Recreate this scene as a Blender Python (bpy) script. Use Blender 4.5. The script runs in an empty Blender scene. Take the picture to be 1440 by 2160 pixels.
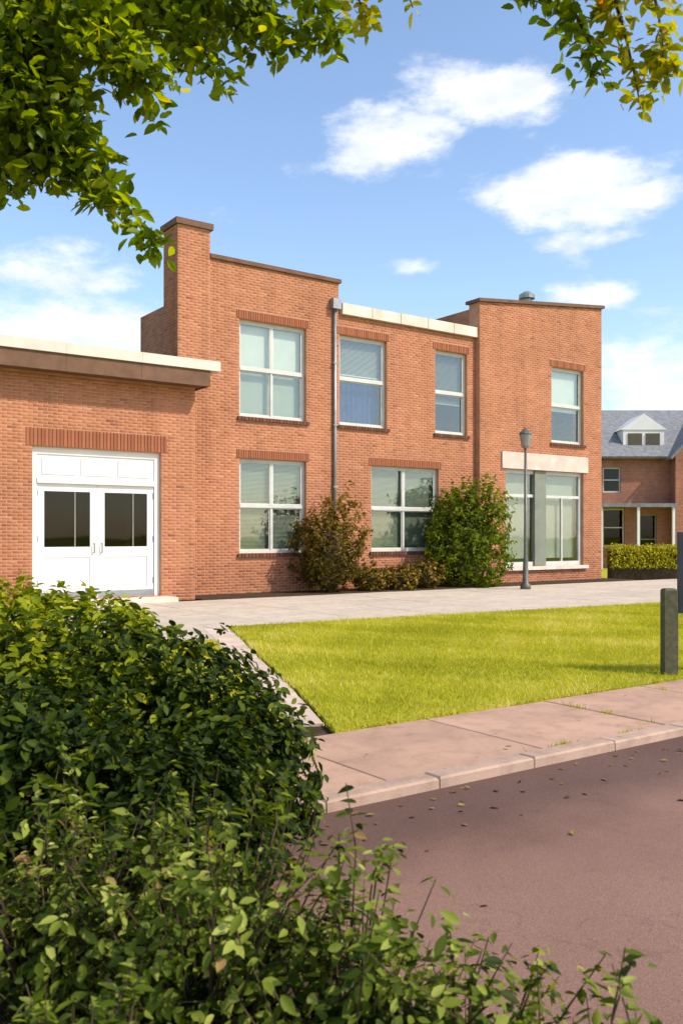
import bpy, math, random
import numpy as np
from mathutils import Vector, Matrix

R = math.radians
random.seed(7)
rng = np.random.default_rng(7)
scn = bpy.context.scene
COL = scn.collection

# ------------------------------------------------------------------ camera
FPX = 1900.0; HOR = 1130.0; CAMH = 1.6          # focal length and horizon in photo pixels
cam = bpy.data.cameras.new('camera'); camo = bpy.data.objects.new('camera', cam); COL.objects.link(camo)
cam.sensor_fit = 'HORIZONTAL'; cam.sensor_width = 24.0; cam.lens = FPX / 1440 * 24
cam.shift_y = (HOR - 1080) / 1440
cam.clip_start = 0.05; cam.clip_end = 3000
camo.location = (0, 0, CAMH); camo.rotation_euler = (R(90), 0, 0)
cam.dof.use_dof = True; cam.dof.focus_distance = 22.0; cam.dof.aperture_fstop = 6.3
scn.camera = camo

# ------------------------------------------------------------------ sun, sky, exposure
SUN_EL = 46.0
sx, sy = 0.92, -0.39
nrm = math.hypot(sx, sy); sx /= nrm; sy /= nrm
SUN_AZ = math.atan2(sx, sy)
sdir = Vector((sx * math.cos(R(SUN_EL)), sy * math.cos(R(SUN_EL)), math.sin(R(SUN_EL))))
sl = bpy.data.lights.new('sun', 'SUN'); sl.energy = 2.85; sl.angle = R(0.53); sl.color = (1.0, 0.90, 0.76)
so = bpy.data.objects.new('sun', sl); COL.objects.link(so)
so.rotation_euler = sdir.to_track_quat('Z', 'Y').to_euler(); so.location = (20, -10, 30)

scn.view_settings.view_transform = 'Standard'; scn.view_settings.look = 'None'
scn.view_settings.gamma = 1.0; scn.view_settings.use_curve_mapping = False
scn.view_settings.exposure = 0.78

w = bpy.data.worlds.new('World'); scn.world = w; w.use_nodes = True
nt = w.node_tree; nt.nodes.clear()
def N(t, **k):
    n = nt.nodes.new(t)
    for a, b in k.items(): setattr(n, a, b)
    return n
def L(a, b): nt.links.new(a, b)
def M(op, a, b=None, c=None, clamp=False):
    n = N('ShaderNodeMath', operation=op); n.use_clamp = clamp
    for i, v in enumerate((a, b, c)):
        if v is None: continue
        if isinstance(v, (int, float)): n.inputs[i].default_value = v
        else: L(v, n.inputs[i])
    return n.outputs[0]
out = N('ShaderNodeOutputWorld'); bg = N('ShaderNodeBackground'); L(bg.outputs[0], out.inputs[0])
bg.inputs[1].default_value = 0.15
sky = N('ShaderNodeTexSky', sky_type='NISHITA'); sky.sun_disc = False
sky.sun_elevation = R(SUN_EL); sky.sun_rotation = SUN_AZ; sky.altitude = 0
sky.air_density = 1.0; sky.dust_density = 0.9; sky.ozone_density = 1.6
tc = N('ShaderNodeTexCoord'); sp = N('ShaderNodeSeparateXYZ'); L(tc.outputs['Generated'], sp.inputs[0])
X_, Y_, Z_ = sp.outputs
az = M('ARCTAN2', X_, Y_); el = M('ARCSINE', Z_)
cv = N('ShaderNodeCombineXYZ'); L(az, cv.inputs[0]); L(M('MULTIPLY', el, 2.2), cv.inputs[1])
n1 = N('ShaderNodeTexNoise'); n1.inputs['Scale'].default_value = 5.5; n1.inputs['Detail'].default_value = 9; n1.inputs['Roughness'].default_value = 0.62
L(cv.outputs[0], n1.inputs['Vector'])
# the cumulus banks of the day (azimuth, elevation, half-widths in radians, weight) over a generic scattered field
banks = [(0.055, 0.424, 0.080, 0.044, .32), (0.165, 0.447, 0.095, 0.026, .28), (0.245, 0.357, 0.085, 0.044, .33), (0.31, 0.345, 0.10, 0.016, .25), (0.25, 0.310, 0.07, 0.014, .20),
         (0.078, 0.290, 0.032, 0.012, .26), (-0.33, 0.215, 0.14, 0.034, .32), (-0.30, 0.27, 0.10, 0.02, .2), (0.345, 0.165, 0.08, 0.055, .29), (0.275, 0.247, 0.04, 0.014, .22),
         (-0.16, 0.36, 0.06, 0.02, .12), (-0.9, 0.40, 0.22, 0.06, .28), (1.0, 0.35, 0.25, 0.07, .3), (1.7, 0.5, 0.25, 0.07, .28), (2.6, 0.4, 0.3, 0.07, .3), (-1.8, 0.35, 0.3, 0.07, .3), (-2.6, 0.5, 0.25, 0.06, .28)]
acc = None
for a, e, ha, he, wt in banks:
    dx = M('DIVIDE', M('SUBTRACT', az, a), ha); dy = M('DIVIDE', M('SUBTRACT', el, e), he)
    d2 = M('ADD', M('MULTIPLY', dx, dx), M('MULTIPLY', dy, dy))
    g = M('MULTIPLY', M('EXPONENT', M('MULTIPLY', d2, -0.8)), wt)
    acc = g if acc is None else M('MAXIMUM', acc, g)
dens = M('SUBTRACT', M('ADD', n1.outputs['Fac'], acc), 0.60)
fac = N('ShaderNodeMapRange'); fac.interpolation_type = 'SMOOTHSTEP'
L(dens, fac.inputs['Value']); fac.inputs['From Min'].default_value = 0.0; fac.inputs['From Max'].default_value = 0.20
up = N('ShaderNodeMapRange'); L(el, up.inputs['Value']); up.inputs['From Min'].default_value = -0.02; up.inputs['From Max'].default_value = 0.05
cf = M('MULTIPLY', M('MULTIPLY', fac.outputs[0], up.outputs[0]), 0.93)
mx = N('ShaderNodeMix', data_type='RGBA'); L(cf, mx.inputs['Factor']); L(sky.outputs[0], mx.inputs['A'])
n2 = N('ShaderNodeTexNoise'); n2.inputs['Scale'].default_value = 13; n2.inputs['Detail'].default_value = 6; L(cv.outputs[0], n2.inputs['Vector'])
cr = N('ShaderNodeValToRGB'); L(n2.outputs['Fac'], cr.inputs[0]); cr.color_ramp.elements[0].position = .36; cr.color_ramp.elements[0].color = (.82, .85, .90, 1); cr.color_ramp.elements[1].position = .58; cr.color_ramp.elements[1].color = (1, 1, 1, 1)
cm = N('ShaderNodeMix', data_type='RGBA', blend_type='MULTIPLY'); cm.inputs['Factor'].default_value = 1; L(cr.outputs[0], cm.inputs['A']); cm.inputs['B'].default_value = (4.45, 4.55, 4.7, 1)
L(cm.outputs['Result'], mx.inputs['B'])
L(mx.outputs['Result'], bg.inputs[0])

# ------------------------------------------------------------------ helpers: materials
def mat(name):
    m = bpy.data.materials.new(name); m.use_nodes = True
    t = m.node_tree; t.nodes.clear()
    o = t.nodes.new('ShaderNodeOutputMaterial')
    return m, t, o
def nd(t, typ, **k):
    n = t.nodes.new(typ)
    for a, b in k.items():
        if a in n.inputs and not hasattr(n, a): n.inputs[a].default_value = b
        else: setattr(n, a, b)
    return n
def noise(t, scale, detail=5, rough=.55, coord='Object', vec=None):
    n = t.nodes.new('ShaderNodeTexNoise'); n.inputs['Scale'].default_value = scale
    n.inputs['Detail'].default_value = detail; n.inputs['Roughness'].default_value = rough
    if vec is None:
        c = t.nodes.new('ShaderNodeTexCoord'); vec = c.outputs[coord]
    t.links.new(vec, n.inputs['Vector'])
    return n.outputs['Fac']
def ramp(t, fac, stops):
    r = t.nodes.new('ShaderNodeValToRGB'); e = r.color_ramp.elements
    while len(e) < len(stops): e.new(0.5)
    for i, (p, c) in enumerate(stops):
        e[i].position = p; e[i].color = (*c, 1)
    t.links.new(fac, r.inputs[0]); return r.outputs[0]
def mixc(t, fac, a, b, mode='MIX'):
    n = t.nodes.new('ShaderNodeMix'); n.data_type = 'RGBA'; n.blend_type = mode
    for key, v in (('Factor', fac), ('A', a), ('B', b)):
        if isinstance(v, (int, float)): n.inputs[key].default_value = v
        elif isinstance(v, tuple): n.inputs[key].default_value = (*v, 1)
        else: t.links.new(v, n.inputs[key])
    return n.outputs['Result']
def bsdf(t, o, col, rough=.8, bump=None, bstr=.3, bdist=.01, spec=.3, metal=0.0):
    p = t.nodes.new('ShaderNodeBsdfPrincipled')
    if isinstance(col, tuple): p.inputs['Base Color'].default_value = (*col, 1)
    else: t.links.new(col, p.inputs['Base Color'])
    if isinstance(rough, (int, float)): p.inputs['Roughness'].default_value = rough
    else: t.links.new(rough, p.inputs['Roughness'])
    p.inputs['Specular IOR Level'].default_value = spec; p.inputs['Metallic'].default_value = metal
    if bump is not None:
        b = t.nodes.new('ShaderNodeBump'); b.inputs['Strength'].default_value = bstr; b.inputs['Distance'].default_value = bdist
        t.links.new(bump, b.inputs['Height']); t.links.new(b.outputs[0], p.inputs['Normal'])
    t.links.new(p.outputs[0], o.inputs[0]); return p
def attr(t, name):
    a = t.nodes.new('ShaderNodeAttribute'); a.attribute_name = name; return a.outputs['Fac']
def rnd(t):
    return t.nodes.new('ShaderNodeObjectInfo').outputs['Random']

def plain(name, col, rough=.6, var=.25, scale=3.0, spec=.3, metal=0.0, bscale=60, bstr=.15):
    m, t, o = mat(name)
    f = noise(t, scale, 6)
    c = ramp(t, f, [(.3, tuple(v * (1 - var) for v in col)), (.7, tuple(min(1, v * (1 + var * .6)) for v in col))])
    bsdf(t, o, c, rough, noise(t, bscale, 3), bstr, .005, spec, metal); return m

def brick_mat(name, stops):
    m, t, o = mat(name)
    c = ramp(t, attr(t, 'tone'), stops)
    weather = ramp(t, noise(t, .55, 6), [(.3, (.74, .72, .72)), (.7, (1.0, .975, .955))])
    c = mixc(t, 1.0, c, weather, 'MULTIPLY')
    tcs = t.nodes.new('ShaderNodeTexCoord'); mps = t.nodes.new('ShaderNodeMapping'); mps.inputs['Scale'].default_value = (2.2, 2.2, .16); t.links.new(tcs.outputs['Object'], mps.inputs[0])
    streak = ramp(t, noise(t, 1.0, 5, .6, vec=mps.outputs[0]), [(.30, (.80, .79, .78)), (.5, (1, 1, 1)), (.72, (1.06, 1.06, 1.06))])
    c = mixc(t, 1.0, c, streak, 'MULTIPLY')
    grain = ramp(t, noise(t, 40, 3), [(.25, (.82, .82, .82)), (.75, (1.1, 1.1, 1.1))])
    c = mixc(t, 1.0, c, grain, 'MULTIPLY')
    bsdf(t, o, c, .88, noise(t, 90, 3), .4, .006, .15); return m
MB_BRICK = brick_mat('orange_brick', [(0, (.31, .120, .066)), (.18, (.42, .165, .086)), (.55, (.49, .205, .104)), (.85, (.54, .240, .126)), (1, (.57, .29, .165))])
MB_LINT = brick_mat('lintel_brick', [(0, (.32, .115, .058)), (.5, (.40, .150, .076)), (1, (.46, .19, .098))])
MB_SILL = brick_mat('sill_brick', [(0, (.12, .050, .032)), (.5, (.17, .070, .045)), (1, (.23, .10, .065))])
MORTAR = plain('mortar', (.47, .245, .15), .95, .2, 4, .1, bstr=.3)
def flat_brick(name, c1, c2, mort):
    m, t, o = mat(name)
    tcn = t.nodes.new('ShaderNodeTexCoord'); mp = t.nodes.new('ShaderNodeMapping')
    mp.inputs['Rotation'].default_value = (R(90), 0, 0)
    # walls in x or y: use x+y as the running coordinate
    s = t.nodes.new('ShaderNodeSeparateXYZ'); t.links.new(tcn.outputs['Object'], s.inputs[0])
    ad = t.nodes.new('ShaderNodeMath'); t.links.new(s.outputs[0], ad.inputs[0]); t.links.new(s.outputs[1], ad.inputs[1])
    cb = t.nodes.new('ShaderNodeCombineXYZ'); t.links.new(ad.outputs[0], cb.inputs[0]); t.links.new(s.outputs[2], cb.inputs[1])
    b = t.nodes.new('ShaderNodeTexBrick'); t.links.new(cb.outputs[0], b.inputs['Vector'])
    b.inputs['Scale'].default_value = 1; b.inputs['Brick Width'].default_value = .225; b.inputs['Row Height'].default_value = .075
    b.inputs['Mortar Size'].default_value = .006; b.inputs['Color1'].default_value = (*c1, 1); b.inputs['Color2'].default_value = (*c2, 1); b.inputs['Mortar'].default_value = (*mort, 1)
    c = mixc(t, 1.0, b.outputs['Color'], ramp(t, noise(t, .8, 5), [(.3, (.75, .75, .75)), (.7, (1.1, 1.08, 1.05))]), 'MULTIPLY')
    bsdf(t, o, c, .9, b.outputs['Fac'], -.4, .006, .15); return m
FLATBRICK = flat_brick('flank_brick', (.30, .12, .068), (.43, .18, .095), (.42, .27, .19))
HOUSEBRICK = flat_brick('house_brick', (.30, .115, .070), (.40, .165, .10), (.40, .28, .21))
PINKSTONE = plain('pinkish_stone', (.62, .50, .42), .85, .18, 1.8, .15, bstr=.3)
STONE = plain('limestone', (.66, .58, .48), .85, .22, 1.8, .15, bstr=.3)
WHITE = plain('white_paint', (.74, .72, .68), .5, .07, 1.4, .4, bstr=.05)
FRAME = plain('window_paint', (.55, .55, .50), .5, .12, 3, .4, bstr=.05)
GREYGREEN = plain('grey_green_paint', (.20, .215, .165), .55, .15, 3, .35)
BROWN = plain('brown_soffit', (.16, .085, .05), .7, .25, 3, .2)
FASCIA = plain('cream_fascia', (.60, .55, .46), .6, .15, 2, .3)
ROOFDK = plain('roof_felt', (.10, .09, .085), .9, .3, 2, .1)
SLATE = plain('grey_shingle', (.21, .215, .225), .85, .3, 5, .2, bscale=14, bstr=.5)
METAL = plain('galvanised_metal', (.30, .31, .31), .45, .2, 5, .5, .6)
DARKMETAL = plain('dark_grey_metal', (.12, .12, .10), .45, .2, 5, .45, .3)
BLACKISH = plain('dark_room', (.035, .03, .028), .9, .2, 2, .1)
BLIND = plain('blind', (.70, .69, .60), .6, .06, 3, .3)
BLIND_GREY = plain('grey_green_blind', (.38, .40, .31), .6, .08, 3, .3)
SKYREFL = plain('sky_reflection_blue', (.03, .075, .24), .9, .2, 6, .1)  # blue of the sky as reflected in one pane
NAVY = plain('navy_board', (.02, .025, .045), .4, .2, 5, .4)
POSTWOOD = plain('weathered_post', (.105, .105, .058), .8, .35, 14, .15, bstr=.5)
BARK = plain('bark', (.085, .058, .036), .95, .45, 9, .1, bscale=25, bstr=.9)

def glass_mat(name, tint, refl=.06):
    m, t, o = mat(name)
    tr = t.nodes.new('ShaderNodeBsdfTransparent'); tr.inputs[0].default_value = (*tint, 1)
    gl = t.nodes.new('ShaderNodeBsdfGlossy'); gl.inputs['Roughness'].default_value = .02; gl.inputs[0].default_value = (.95, .98, 1, 1)
    bp = t.nodes.new('ShaderNodeBump'); bp.inputs['Strength'].default_value = .06; bp.inputs['Distance'].default_value = .02
    t.links.new(noise(t, 1.6, 2), bp.inputs['Height']); t.links.new(bp.outputs[0], gl.inputs['Normal'])
    lw = t.nodes.new('ShaderNodeLayerWeight'); lw.inputs[0].default_value = .5
    pw = t.nodes.new('ShaderNodeMath'); pw.operation = 'POWER'; t.links.new(lw.outputs['Facing'], pw.inputs[0]); pw.inputs[1].default_value = 4.0
    mm = t.nodes.new('ShaderNodeMath'); mm.operation = 'MULTIPLY_ADD'; mm.use_clamp = True
    t.links.new(pw.outputs[0], mm.inputs[0]); mm.inputs[1].default_value = .9; mm.inputs[2].default_value = refl
    mi = t.nodes.new('ShaderNodeMixShader'); t.links.new(mm.outputs[0], mi.inputs[0]); t.links.new(tr.outputs[0], mi.inputs[1]); t.links.new(gl.outputs[0], mi.inputs[2])
    t.links.new(mi.outputs[0], o.inputs[0]); return m
GLASS = glass_mat('window_glass', (.88, .92, .90), .07)
DARKGLASS = glass_mat('dark_glass', (.62, .58, .50), .02)

def paving(name, col, var=.12, stain=.25, scale=1.2):
    m, t, o = mat(name)
    c = ramp(t, noise(t, scale, 7), [(.28, tuple(v * (1 - stain) for v in col)), (.55, col), (.8, tuple(min(1, v * 1.08) for v in col))])
    sp_ = ramp(t, noise(t, 120, 2), [(.3, (.84, .84, .84)), (.7, (1.1, 1.1, 1.1))])
    c = mixc(t, 1.0, c, sp_, 'MULTIPLY')
    vs_ = t.nodes.new('ShaderNodeTexVoronoi'); vs_.inputs['Scale'].default_value = 3.1; tcp = t.nodes.new('ShaderNodeTexCoord')
    oi = t.nodes.new('ShaderNodeObjectInfo'); va = t.nodes.new('ShaderNodeVectorMath'); va.operation = 'ADD'; t.links.new(tcp.outputs['Object'], va.inputs[0]); t.links.new(oi.outputs['Location'], va.inputs[1]); t.links.new(va.outputs[0], vs_.inputs['Vector'])
    c = mixc(t, 1.0, c, ramp(t, vs_.outputs['Distance'], [(.05, (.72, .72, .72)), (.075, (1, 1, 1))]), 'MULTIPLY')
    c = mixc(t, 1.0, c, ramp(t, noise(t, 4.5, 8, .65, vec=va.outputs[0]), [(.32, (.78, .77, .76)), (.52, (1, 1, 1))]), 'MULTIPLY')
    rn = ramp(t, rnd(t), [(0, (1 - var,) * 3), (1, (1 + var * .5,) * 3)])
    c = mixc(t, 1.0, c, rn, 'MULTIPLY')
    bsdf(t, o, c, .9, noise(t, 150, 4), .35, .004, .2); return m
PAVE = paving('sidewalk_concrete', (.47, .292, .205))
PAVE_PALE = paving('pale_concrete', (.54, .45, .355), .08, .16)
EDGE = paving('pale_edging', (.62, .48, .385), .10, .2)
KERB = paving('kerb_concrete', (.48, .33, .25))

m, t, o = mat('drive_asphalt'); DRIVE = m
c = ramp(t, noise(t, .45, 8), [(.28, (.185, .102, .076)), (.55, (.235, .134, .102)), (.8, (.27, .160, .122))])
c = mixc(t, 1.0, c, ramp(t, noise(t, 170, 2, .7), [(.28, (.5, .5, .5)), (.5, (1, 1, 1)), (.74, (1.6, 1.58, 1.5))]), 'MULTIPLY')
c = mixc(t, ramp(t, noise(t, 9, 5), [(.60, (0, 0, 0)), (.72, (.35, .35, .35))]), c, (.13, .085, .068))
tcn = t.nodes.new('ShaderNodeTexCoord'); sx_ = t.nodes.new('ShaderNodeSeparateXYZ'); t.links.new(tcn.outputs['Object'], sx_.inputs[0])
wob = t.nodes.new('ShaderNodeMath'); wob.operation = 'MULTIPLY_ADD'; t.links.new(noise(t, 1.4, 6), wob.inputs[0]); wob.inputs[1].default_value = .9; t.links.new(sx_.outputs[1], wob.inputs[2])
vo = t.nodes.new('ShaderNodeTexVoronoi'); vo.feature = 'DISTANCE_TO_EDGE'; vo.inputs['Scale'].default_value = .55
wv = t.nodes.new('ShaderNodeVectorMath'); wv.operation = 'ADD'; t.links.new(tcn.outputs['Object'], wv.inputs[0])
nz = t.nodes.new('ShaderNodeTexNoise'); nz.inputs['Scale'].default_value = 2.2; nz.inputs['Detail'].default_value = 6; t.links.new(tcn.outputs['Object'], nz.inputs['Vector']); t.links.new(nz.outputs['Color'], wv.inputs[1]); t.links.new(wv.outputs[0], vo.inputs['Vector'])
ck = ramp(t, vo.outputs['Distance'], [(.0, (.78, .78, .78)), (.006, (1, 1, 1))])
c = mixc(t, ramp(t, noise(t, .6, 3), [(.48, (0, 0, 0)), (.6, (.8, .8, .8))]), c, mixc(t, 1.0, c, ck, 'MULTIPLY'))
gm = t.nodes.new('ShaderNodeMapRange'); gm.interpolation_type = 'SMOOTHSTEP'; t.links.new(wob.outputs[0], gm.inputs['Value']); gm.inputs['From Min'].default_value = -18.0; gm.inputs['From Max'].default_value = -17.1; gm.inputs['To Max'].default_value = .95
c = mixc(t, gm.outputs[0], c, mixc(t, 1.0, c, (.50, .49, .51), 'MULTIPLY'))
bsdf(t, o, c, .9, noise(t, 210, 3), .6, .006, .2)
m, t, o = mat('soil'); SOIL = m
bsdf(t, o, ramp(t, noise(t, 14, 8), [(.3, (.035, .024, .014)), (.7, (.09, .062, .038))]), .95, noise(t, 30, 6), .9, .03, .1)
m, t, o = mat('turf'); TURF = m
c = ramp(t, noise(t, .5, 6), [(.3, (.28, .28, .018)), (.55, (.41, .39, .033)), (.75, (.53, .47, .09))])
c = mixc(t, 1.0, c, ramp(t, noise(t, 60, 4), [(.3, (.7, .74, .7)), (.7, (1.15, 1.15, 1.1))]), 'MULTIPLY')
bsdf(t, o, c, .9, noise(t, 80, 5), .8, .03, .1)

def leaf_mat(name, stops, trans=.35, rough=.42, spec=.4):
    m, t, o = mat(name)
    c = ramp(t, attr(t, 'tone'), stops)
    p = t.nodes.new('ShaderNodeBsdfPrincipled'); t.links.new(c, p.inputs['Base Color']); p.inputs['Roughness'].default_value = rough
    p.inputs['Specular IOR Level'].default_value = spec
    tl = t.nodes.new('ShaderNodeBsdfTranslucent')
    hs = t.nodes.new('ShaderNodeHueSaturation'); hs.inputs['Value'].default_value = 1.7; hs.inputs['Saturation'].default_value = 1.1; hs.inputs['Hue'].default_value = .485
    t.links.new(c, hs.inputs['Color']); t.links.new(hs.outputs[0], tl.inputs[0])
    mi = t.nodes.new('ShaderNodeMixShader'); mi.inputs[0].default_value = trans
    t.links.new(p.outputs[0], mi.inputs[1]); t.links.new(tl.outputs[0], mi.inputs[2]); t.links.new(mi.outputs[0], o.inputs[0]); return m
LEAF_TREE = leaf_mat('tree_leaf', [(0, (.060, .105, .001)), (.5, (.155, .225, .002)), (.85, (.28, .34, .003)), (1, (.40, .37, .006))], .62)
LEAF_AUT = leaf_mat('turning_leaf', [(0, (.16, .19, .005)), (.5, (.30, .30, .006)), (.85, (.45, .38, .010)), (1, (.50, .18, .012))], .5)
LEAF_DARK = leaf_mat('dark_shrub_leaf', [(0, (.006, .013, .001)), (.5, (.022, .040, .002)), (.85, (.075, .105, .003)), (1, (.18, .20, .008))], .22, .55, .12)  # leaf colour kept very dark to carry the shaded middle of the shrubs
LEAF_LIGHT = leaf_mat('front_plant_leaf', [(0, (.018, .034, .002)), (.35, (.080, .115, .006)), (.7, (.25, .29, .040)), (.92, (.42, .44, .11)), (1, (.34, .22, .08))], .36, .55, .15)
LEAF_TOP = leaf_mat('sunlit_shrub_leaf', [(0, (.035, .060, .002)), (.5, (.165, .205, .004)), (1, (.40, .40, .012))], .32, .55, .12)  # paler leaf colour, carries the sunlit top of the shrub mass
LEAF_BROWN = leaf_mat('brownish_conifer_leaf', [(0, (.055, .045, .005)), (.45, (.12, .090, .008)), (.8, (.27, .16, .025)), (1, (.40, .21, .05))], .2, .7, .15)
LEAF_GREEN = leaf_mat('green_conifer_leaf', [(0, (.035, .065, .003)), (.5, (.120, .170, .003)), (1, (.27, .32, .005))], .4, .6, .2)
LEAF_GOLD = leaf_mat('golden_hedge_leaf', [(0, (.16, .14, .003)), (.5, (.38, .34, .003)), (1, (.50, .43, .006))], .2, .6, .2)
GRASS = leaf_mat('grass_blade', [(0, (.23, .245, .012)), (.5, (.44, .425, .026)), (.85, (.58, .545, .08)), (1, (.64, .56, .22))], .36, .6, .2)

# ------------------------------------------------------------------ helpers: meshes
def link_mesh(name, me, m, parent=None, label=None, cat=None, group=None, kind=None, loc=None, rz=0.0):
    ob = bpy.data.objects.new(name, me); COL.objects.link(ob)
    if m is not None and not me.materials: me.materials.append(m)
    if parent: ob.parent = parent
    if loc is not None: ob.location = loc
    if rz: ob.rotation_euler = (0, 0, rz)
    if label: ob['label'] = label
    if cat: ob['category'] = cat
    if group: ob['group'] = group
    if kind: ob['kind'] = kind
    return ob
def empty(name, loc=(0, 0, 0), rz=0.0, label=None, cat=None, group=None, kind=None):
    ob = bpy.data.objects.new(name, None); COL.objects.link(ob); ob.location = loc; ob.rotation_euler = (0, 0, rz); ob.empty_display_size = .2
    if label: ob['label'] = label
    if cat: ob['category'] = cat
    if group: ob['group'] = group
    if kind: ob['kind'] = kind
    return ob
def np_mesh(name, V, F, tone=None, smooth=False):
    """V (n,3), F (m,k) arrays of equal-sided faces"""
    V = np.asarray(V, np.float32); F = np.asarray(F, np.int32); k = F.shape[1]
    me = bpy.data.meshes.new(name)
    me.vertices.add(len(V)); me.vertices.foreach_set('co', V.ravel())
    me.loops.add(F.size); me.loops.foreach_set('vertex_index', F.ravel())
    me.polygons.add(len(F)); me.polygons.foreach_set('loop_start', np.arange(0, F.size, k, dtype=np.int32))
    if tone is not None:
        a = me.attributes.new('tone', 'FLOAT', 'POINT'); a.data.foreach_set('value', np.asarray(tone, np.float32))
    me.update(calc_edges=True); me.validate()
    if smooth: me.polygons.foreach_set('use_smooth', np.ones(len(me.polygons), bool))
    return me
class B:
    """collects boxes, prisms and tubes into one mesh"""
    def __init__(s): s.v = []; s.f = []
    def box(s, x0, x1, y0, y1, z0, z1):
        b = len(s.v)
        s.v += [(x0, y0, z0), (x1, y0, z0), (x1, y1, z0), (x0, y1, z0), (x0, y0, z1), (x1, y0, z1), (x1, y1, z1), (x0, y1, z1)]
        s.f += [tuple(b + i for i in q) for q in ((0, 3, 2, 1), (4, 5, 6, 7), (0, 1, 5, 4), (1, 2, 6, 5), (2, 3, 7, 6), (3, 0, 4, 7))]
        return s
    def cbox(s, x0, x1, y0, y1, z0, z1, c=.008):
        """box with a chamfered top edge"""
        b = len(s.v)
        for (x, X, y, Y, z) in ((x0, x1, y0, y1, z0), (x0, x1, y0, y1, z1 - c), (x0 + c, x1 - c, y0 + c, y1 - c, z1)):
            s.v += [(x, y, z), (X, y, z), (X, Y, z), (x, Y, z)]
        s.f += [tuple(b + i for i in (0, 3, 2, 1)), tuple(b + i for i in (8, 9, 10, 11))]
        for k in (0, 4):
            for i in range(4):
                j = (i + 1) % 4; s.f.append((b + k + i, b + k + j, b + k + 4 + j, b + k + 4 + i))
        return s
    def poly(s, pts, z0, z1=None):
        """extruded polygon (z1 None: a sheet)"""
        b = len(s.v); n = len(pts)
        a = sum(pts[i][0] * pts[(i + 1) % n][1] - pts[(i + 1) % n][0] * pts[i][1] for i in range(n))
        if a < 0: pts = pts[::-1]
        if z1 is None:
            s.v += [(x, y, z0) for x, y in pts]; s.f.append(tuple(range(b, b + n))); return s
        s.v += [(x, y, z0) for x, y in pts] + [(x, y, z1) for x, y in pts]
        s.f.append(tuple(range(b + n - 1, b - 1, -1))); s.f.append(tuple(range(b + n, b + 2 * n)))
        for i in range(n):
            j = (i + 1) % n; s.f.append((b + i, b + j, b + n + j, b + n + i))
        return s
    def prism_y(s, pts, y0, y1):
        """polygon in x,z extruded along y"""
        b = len(s.v); n = len(pts)
        s.v += [(x, y0, z) for x, z in pts] + [(x, y1, z) for x, z in pts]
        s.f.append(tuple(range(b, b + n))); s.f.append(tuple(range(b + 2 * n - 1, b + n - 1, -1)))
        for i in range(n):
            j = (i + 1) % n; s.f.append((b + j, b + i, b + n + i, b + n + j))
        return s
    def tube(s, pts, rad, k=8):
        pts = [Vector(p) for p in pts]; b = len(s.v); n = len(pts)
        for i, p in enumerate(pts):
            d = (pts[min(i + 1, n - 1)] - pts[max(i - 1, 0)]).normalized()
            u = d.cross(Vector((.31, .95, .07)) if abs(d.z) > .8 else Vector((0, 0, 1))).normalized(); v = d.cross(u)
            for q in range(k):
                a = q / k * 2 * math.pi
                s.v.append(tuple(p + (u * math.cos(a) + v * math.sin(a)) * rad[i]))
        for i in range(n - 1):
            for q in range(k):
                r = (q + 1) % k
                s.f.append((b + i * k + q, b + i * k + r, b + (i + 1) * k + r, b + (i + 1) * k + q))
        s.f.append(tuple(range(b + k - 1, b - 1, -1))); s.f.append(tuple(range(b + (n - 1) * k, b + n * k)))
        return s
    def lathe(s, prof, cx=0, cy=0, k=16):
        b = len(s.v); n = len(prof)
        for r, z in prof:
            for q in range(k):
                a = q / k * 2 * math.pi; s.v.append((cx + r * math.cos(a), cy + r * math.sin(a), z))
        for i in range(n - 1):
            for q in range(k):
                r_ = (q + 1) % k
                s.f.append((b + i * k + q, b + i * k + r_, b + (i + 1) * k + r_, b + (i + 1) * k + q))
        s.f.append(tuple(range(b + k - 1, b - 1, -1))); s.f.append(tuple(range(b + (n - 1) * k, b + n * k)))
        return s
    def mesh(s, name='mesh'):
        me = bpy.data.meshes.new(name); me.from_pydata(s.v, [], s.f); me.update(); return me
    def build(s, name, m, parent=None, smooth=False, **k):
        me = s.mesh(name)
        if smooth:
            for p in me.polygons: p.use_smooth = True
        return link_mesh(name, me, m, parent, **k)

def leaves(P, Nn, size, aspect=.5, tone=None, droop=0.0, fold=.18):
    """leaf blades (6 vertices, two folded quads) at points P with facing normals Nn"""
    n = len(P); P = np.asarray(P); Nn = Nn / (np.linalg.norm(Nn, axis=1, keepdims=True) + 1e-9)
    r = rng.normal(size=(n, 3)); r[:, 2] -= droop
    D = r - (r * Nn).sum(1, keepdims=True) * Nn; D /= np.linalg.norm(D, axis=1, keepdims=True) + 1e-9
    S = np.cross(D, Nn)
    Ls = size[:, None]; W = Ls * aspect * .5
    bend = rng.uniform(-.18, .05, (n, 1)) * Ls
    st_ = [(.14, .62), (.42, 1.0), (.74, .66)]
    vs = [P]
    for q, wq in st_: vs.append(P + D * Ls * q + S * W * wq + Nn * (Ls * fold * .5 * wq + bend * q * q))
    vs.append(P + D * Ls + Nn * bend)
    for q, wq in st_[::-1]: vs.append(P + D * Ls * q - S * W * wq + Nn * (Ls * fold * .5 * wq + bend * q * q))
    V = np.stack(vs, 1).reshape(-1, 3)
    base = (np.arange(n) * 8)[:, None]
    F = np.concatenate([base + np.array([[0, 1, 2, 3, 4]]), base + np.array([[0, 4, 5, 6, 7]])], 1).reshape(-1, 5)
    if tone is None: tone = np.clip(rng.normal(.45, .24, n), 0, 1)
    return V, F, np.repeat(tone, 8)
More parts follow.
